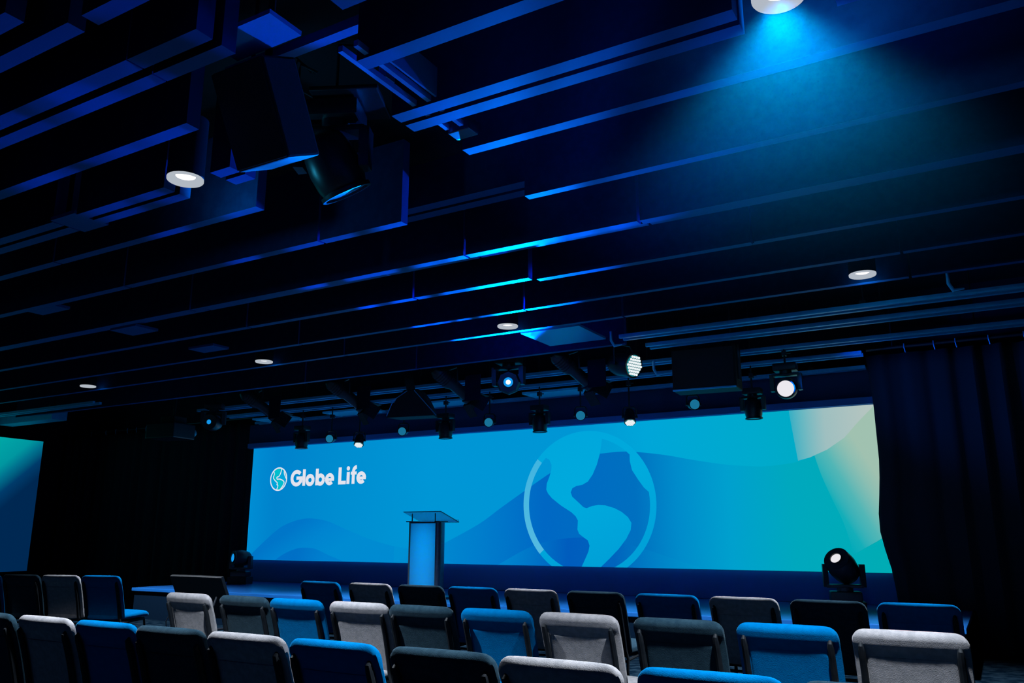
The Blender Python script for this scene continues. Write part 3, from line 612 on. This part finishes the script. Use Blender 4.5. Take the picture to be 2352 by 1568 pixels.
# ------------------------------------------------------------------ downlights
def downlight(i, x, y, lab, spill=1.0):
    e = empty('downlight', (x, y, ZB), 0, lab, 'downlight')
    bm = bmn(); lathe(bm, [(0.058, 0.026), (0.098, -0.003), (0.104, -0.004), (0.107, 0.0), (0.107, 0.012), (0.09, 0.03), (0.058, 0.032), (0.058, 0.026)], (0, 0, 0), (0, 0, 1), 32, 0, False); link('rim', bm, M['rim_glow'], e, True)
    bm = bmn(); lathe(bm, [(0.0, 0.019), (0.045, 0.020), (0.058, 0.026)], (0, 0, 0), (0, 0, 1), 24); link('bulb', bm, M['bulb'], e, True)
    bm = bmn(); lathe(bm, [(0.108, 0.012), (0.108, 0.4), (0.0, 0.4)], (0, 0, 0), (0, 0, 1), 24, 0, False); lathe(bm, [(0.02, 0.4), (0.02, ZC - ZB)], (0, 0, 0), (0, 0, 1), 10); link('can_housing', bm, M['slab'], e, True)
    lamp('downlight_beam', 'SPOT', (x, y, ZB - 0.03), DOWN_W, (0.83, 0.915, 1.0), (x, y, 0), spot_size=math.radians(94), spot_blend=0.5, shadow_soft_size=0.05)
    lamp('downlight_spill', 'SPOT', (x, y + 0.15, ZB - 0.07), SPILL_W * spill, (0.04, 0.6, 1.0), (x, y + 1.15, ZB + 0.45), spot_size=math.radians(160), spot_blend=0.8, shadow_soft_size=0.05)
for i, (x, y, spill, lab) in enumerate([
 (-4.06, 3.03, 6.0, 'large bright downlight left of the big hanging spotlight'),
 (-0.53, 3.05, 12.0, 'brightest downlight at the top right, cut by the photo edge'),
 (-0.76, 7.13, 1.0, 'downlight at the right beside the hanging clip'),
 (-4.2, 7.15, 0.7, 'middle small downlight above the round blue spotlight'),
 (-7.75, 7.17, 0.3, 'small downlight left of the middle one'),
 (-11.3, 7.14, 0.3, 'leftmost and smallest downlight near the side screen'),
 (-7.6, 3.05, 0.3, 'downlight above the left seats, left of the large left downlight'),
 (-11.13, 3.05, 0.3, 'farthest left downlight, above the aisle beside the left seats')]): downlight(i, x, y, lab, spill)
# beams of the glowing spotlights
def gobo(o, scale, lo, hi):
    d = o.data; d.use_nodes = True; nt = d.node_tree; e = nt.nodes['Emission']
    tc = nt.nodes.new('ShaderNodeTexCoord'); n = nt.nodes.new('ShaderNodeTexNoise'); n.inputs['Scale'].default_value = scale; n.inputs['Detail'].default_value = 1.0
    r = nt.nodes.new('ShaderNodeMapRange'); r.inputs['From Min'].default_value = lo; r.inputs['From Max'].default_value = hi
    nt.links.new(tc.outputs['Normal'], n.inputs['Vector']); nt.links.new(n.outputs['Fac'], r.inputs['Value']); nt.links.new(r.outputs['Result'], e.inputs['Strength'])
b1 = lamp('blue_head_beam', 'SPOT', (-5.05, 8.68, 3.17), 12000.0, (0.0, 0.15, 1.0), (-2.9, 3.2, 3.46), spot_size=math.radians(46), spot_blend=0.25, shadow_soft_size=0.03)
b2 = lamp('stage_head_beam', 'SPOT', (-1.60, 10.15, 0.95), 40000.0, (0.0, 0.14, 1.0), (-3.3, 2.3, 3.4), spot_size=math.radians(24), spot_blend=0.2, shadow_soft_size=0.03)
gobo(b1, 9.0, 0.36, 0.48); gobo(b2, 15.0, 0.47, 0.53)
lamp('white_head_beam', 'SPOT', (-1.9, 9.55, 2.94), 110.0, (0.0, 0.16, 1.0), (-0.3, 10.9, 3.1), spot_size=math.radians(70), spot_blend=0.9, shadow_soft_size=0.06)

# thin haze hanging under the brightest downlight
hz = bpy.data.materials.new('haze'); hz.use_nodes = True; nt = hz.node_tree; nt.nodes.clear()
vs_ = nt.nodes.new('ShaderNodeVolumeScatter'); vo = nt.nodes.new('ShaderNodeOutputMaterial'); nt.links.new(vs_.outputs[0], vo.inputs['Volume'])
tc_ = nt.nodes.new('ShaderNodeTexCoord'); ln_ = nt.nodes.new('ShaderNodeVectorMath'); ln_.operation = 'LENGTH'; mr_ = nt.nodes.new('ShaderNodeMapRange'); mr_.interpolation_type = 'SMOOTHSTEP'
mr_.inputs['From Min'].default_value = 1.0; mr_.inputs['From Max'].default_value = 0.15; mr_.inputs['To Max'].default_value = 0.016
nt.links.new(tc_.outputs['Object'], ln_.inputs[0]); nt.links.new(ln_.outputs['Value'], mr_.inputs['Value']); nt.links.new(mr_.outputs['Result'], vs_.inputs['Density'])
vs_.inputs['Anisotropy'].default_value = 0.2; vs_.inputs['Color'].default_value = (0.0, 0.40, 1.0, 1)
bm = bmn(); bmesh.ops.create_icosphere(bm, subdivisions=4, radius=1.0)
o = link('lamp_haze', bm, hz, None, True, loc=(-0.28, 3.4, 3.3)); o.scale = (2.1, 2.3, 1.08); tag(o, 'soft blue haze glowing around the brightest downlight', 'haze', None, 'stuff')

# ------------------------------------------------------------------ chairs
PROF = [(-0.170, 0.43), (-0.186, 0.50), (-0.204, 0.57), (-0.227, 0.65), (-0.253, 0.73), (-0.281, 0.80), (-0.296, 0.838)]
CP = smooth(PROF, 5)
LEN = [0.0]
for a, b in zip(CP[:-1], CP[1:]): LEN.append(LEN[-1] + math.hypot(b[0] - a[0], b[1] - a[1]))
TOT = LEN[-1]
def back_frame_at(i):
    a, b = CP[max(i - 1, 0)], CP[min(i + 1, len(CP) - 1)]; t = Vector((b[0] - a[0], b[1] - a[1])).normalized()
    return Vector((0, CP[i][0], CP[i][1])), Vector((0, t.x, t.y)), Vector((0, t.y, -t.x))     # point, tangent, front normal
def sect(P, N, w, d, n=28, ex=3.2):
    out = []
    for k in range(n):
        th = 2 * PI * k / n; c, s = math.cos(th), math.sin(th)
        out.append(P + Vector((1, 0, 0)) * w * math.copysign(abs(c) ** (2 / ex), c) + N * d * math.copysign(abs(s) ** (2 / ex), s))
    return out
def slab_mesh(i0, i1, W0, D0, off, rc=0.055, roll=0.0):
    """a padded slab along the back profile; roll thickens its upper edge into a rounded roll"""
    bm = bmn(); rings = []; s1 = LEN[i1]; s0 = LEN[i0]
    def dep(q): t = min(max((0.075 - q) / 0.045, 0), 1); return D0 + roll * t * t * (3 - 2 * t)
    D1 = D0 + roll
    def wid(q): return W0 if q >= rc else W0 - rc + math.sqrt(max(rc * rc - (rc - q) ** 2, 0))
    for i in range(i0, i1 + 1):
        P, T, N = back_frame_at(i); s = LEN[i]; d = dep(s1 - s)
        if s - s0 < 0.02: d *= 0.75
        rings.append(sect(P + N * off, N, wid(s1 + D1 - s), d))
    P, T, N = back_frame_at(i1)
    for a in (28, 52, 72, 85):
        a = math.radians(a); rings.append(sect(P + N * off + T * D1 * math.sin(a), N, wid(D1 * (1 - math.sin(a))), D1 * math.cos(a)))
    P, T, N = back_frame_at(i0)
    rings.insert(0, sect(P + N * off - T * 0.012, N, W0 - 0.012, D0 * 0.4))
    loft(bm, rings); return bm
def make_chair(kind):
    e = empty('stacking_chair', (0, 0, 0), 0, 'chair', 'chair', 'rows of audience chairs')
    fb = FAB[kind]; n = len(CP) - 1
    link('backrest', slab_mesh(0, n, 0.247, 0.019, 0.004, 0.062, 0.012), fb, e, True)
    link('back_panel', slab_mesh(1, n - 9, 0.188, 0.006, -0.013, 0.02), fb, e, True)
    bm = bmn(); rings = []
    for y, z, w, d in ((-0.20, 0.43, 0.19, 0.015), (-0.185, 0.432, 0.222, 0.03), (-0.12, 0.436, 0.242, 0.038), (0.0, 0.44, 0.25, 0.042), (0.14, 0.446, 0.25, 0.042), (0.22, 0.442, 0.242, 0.038), (0.262, 0.432, 0.224, 0.03), (0.278, 0.424, 0.19, 0.012)):
        rings.append(sect(Vector((0, y, z)), Vector((0, 0, 1)), w, d))
    loft(bm, rings); link('seat', bm, fb, e, True)
    link('seat_pan', bx((0, 0.03, 0.393), (0.40, 0.40, 0.016), 0.004), M['frame'], e)
    for s in (-1, 1):
        bm = bmn(); pts = [(s * 0.235, -0.30, 0.0), (s * 0.232, -0.24, 0.2), (s * 0.228, -0.208, 0.38)]
        for i in range(1, n - 4, 2):
            P, T, N = back_frame_at(i); q = P - N * 0.030; pts.append((s * 0.206, q.y, q.z))
        P, T, N = back_frame_at(n - 3); pts.append((s * 0.206, P.y, P.z))
        tube(bm, pts, [0.0125] * 3 + [0.0165] * (len(pts) - 5) + [0.013, 0.005], 8); link('leg', bm, M['frame'], e, True)
        bm = bmn(); tube(bm, [(s * 0.235, 0.27, 0.0), (s * 0.226, 0.235, 0.2), (s * 0.215, 0.20, 0.385), (s * 0.215, 0.05, 0.385), (s * 0.222, -0.2, 0.37)], 0.0125, 8); link('leg', bm, M['frame'], e, True)
    bm = bmn(); tube(bm, [(-0.225, -0.2, 0.36), (0.225, -0.2, 0.36)], 0.01, 8); tube(bm, [(-0.215, 0.2, 0.385), (0.215, 0.2, 0.385)], 0.01, 8); link('crossbar', bm, M['frame'], e, True)
    return e
protos = {}
def place(kind, x, y, rz, lab):
    if kind not in protos: protos[kind] = make_chair(kind); o = protos[kind]
    else: o = copy_tree(protos[kind])
    o.location = (x, y, 0); o.rotation_euler = (0, 0, rz); o['label'] = lab
ORD = ['first', 'second', 'third', 'fourth', 'fifth', 'sixth', 'seventh', 'eighth', 'ninth', 'tenth', 'eleventh']
cname = {'grey': 'light grey', 'blue': 'blue', 'charcoal': 'charcoal'}
ROWS = [
 ('nearest row', 2.75 + 0.31, ['charcoal', 'grey', 'blue', 'charcoal', 'grey', 'blue', 'charcoal', 'grey', 'blue', 'charcoal'], [-5.29, -4.765, -4.24, -3.735, -3.225, -2.71, -2.175, -1.665, -1.13, -0.60]),
 ('middle row', 4.35 + 0.31, ['grey', 'charcoal', 'blue', 'grey', 'charcoal', 'blue', 'grey', 'charcoal', 'blue', 'grey'], [-5.61, -5.02, -4.49, -3.945, -3.44, -2.90, -2.36, -1.78, -1.23, -0.68]),
 ('front row', 6.06 + 0.31, ['blue', 'grey', 'charcoal', 'blue', 'grey', 'charcoal', 'blue', 'grey', 'charcoal', 'blue'], [-5.87, -5.28, -4.70, -4.17, -3.61, -3.04, -2.46, -1.89, -1.325, -0.775]),
]
for rname, y, kinds, xs in ROWS:
    for i, (k, x) in enumerate(zip(kinds, xs)):
        place(k, x + 0.2525, y + random.uniform(-0.012, 0.012), random.uniform(-0.012, 0.012), '%s fabric chair, %s from the left in the %s of the right block' % (cname[k], ORD[i], rname))
th = math.radians(17)
for i, k in enumerate(['blue', 'charcoal', 'grey', 'blue']):
    q = (3 - i) * 0.51 + 0.2525
    bxp = Vector((-8.2 - q * math.cos(th), 5.80 - q * math.sin(th), 0)) + Vector((-math.sin(th), math.cos(th), 0)) * 0.31
    place(k, bxp.x, bxp.y, th, '%s fabric chair, %s from the left in the separate block at the far left' % (cname[k], ORD[i]))
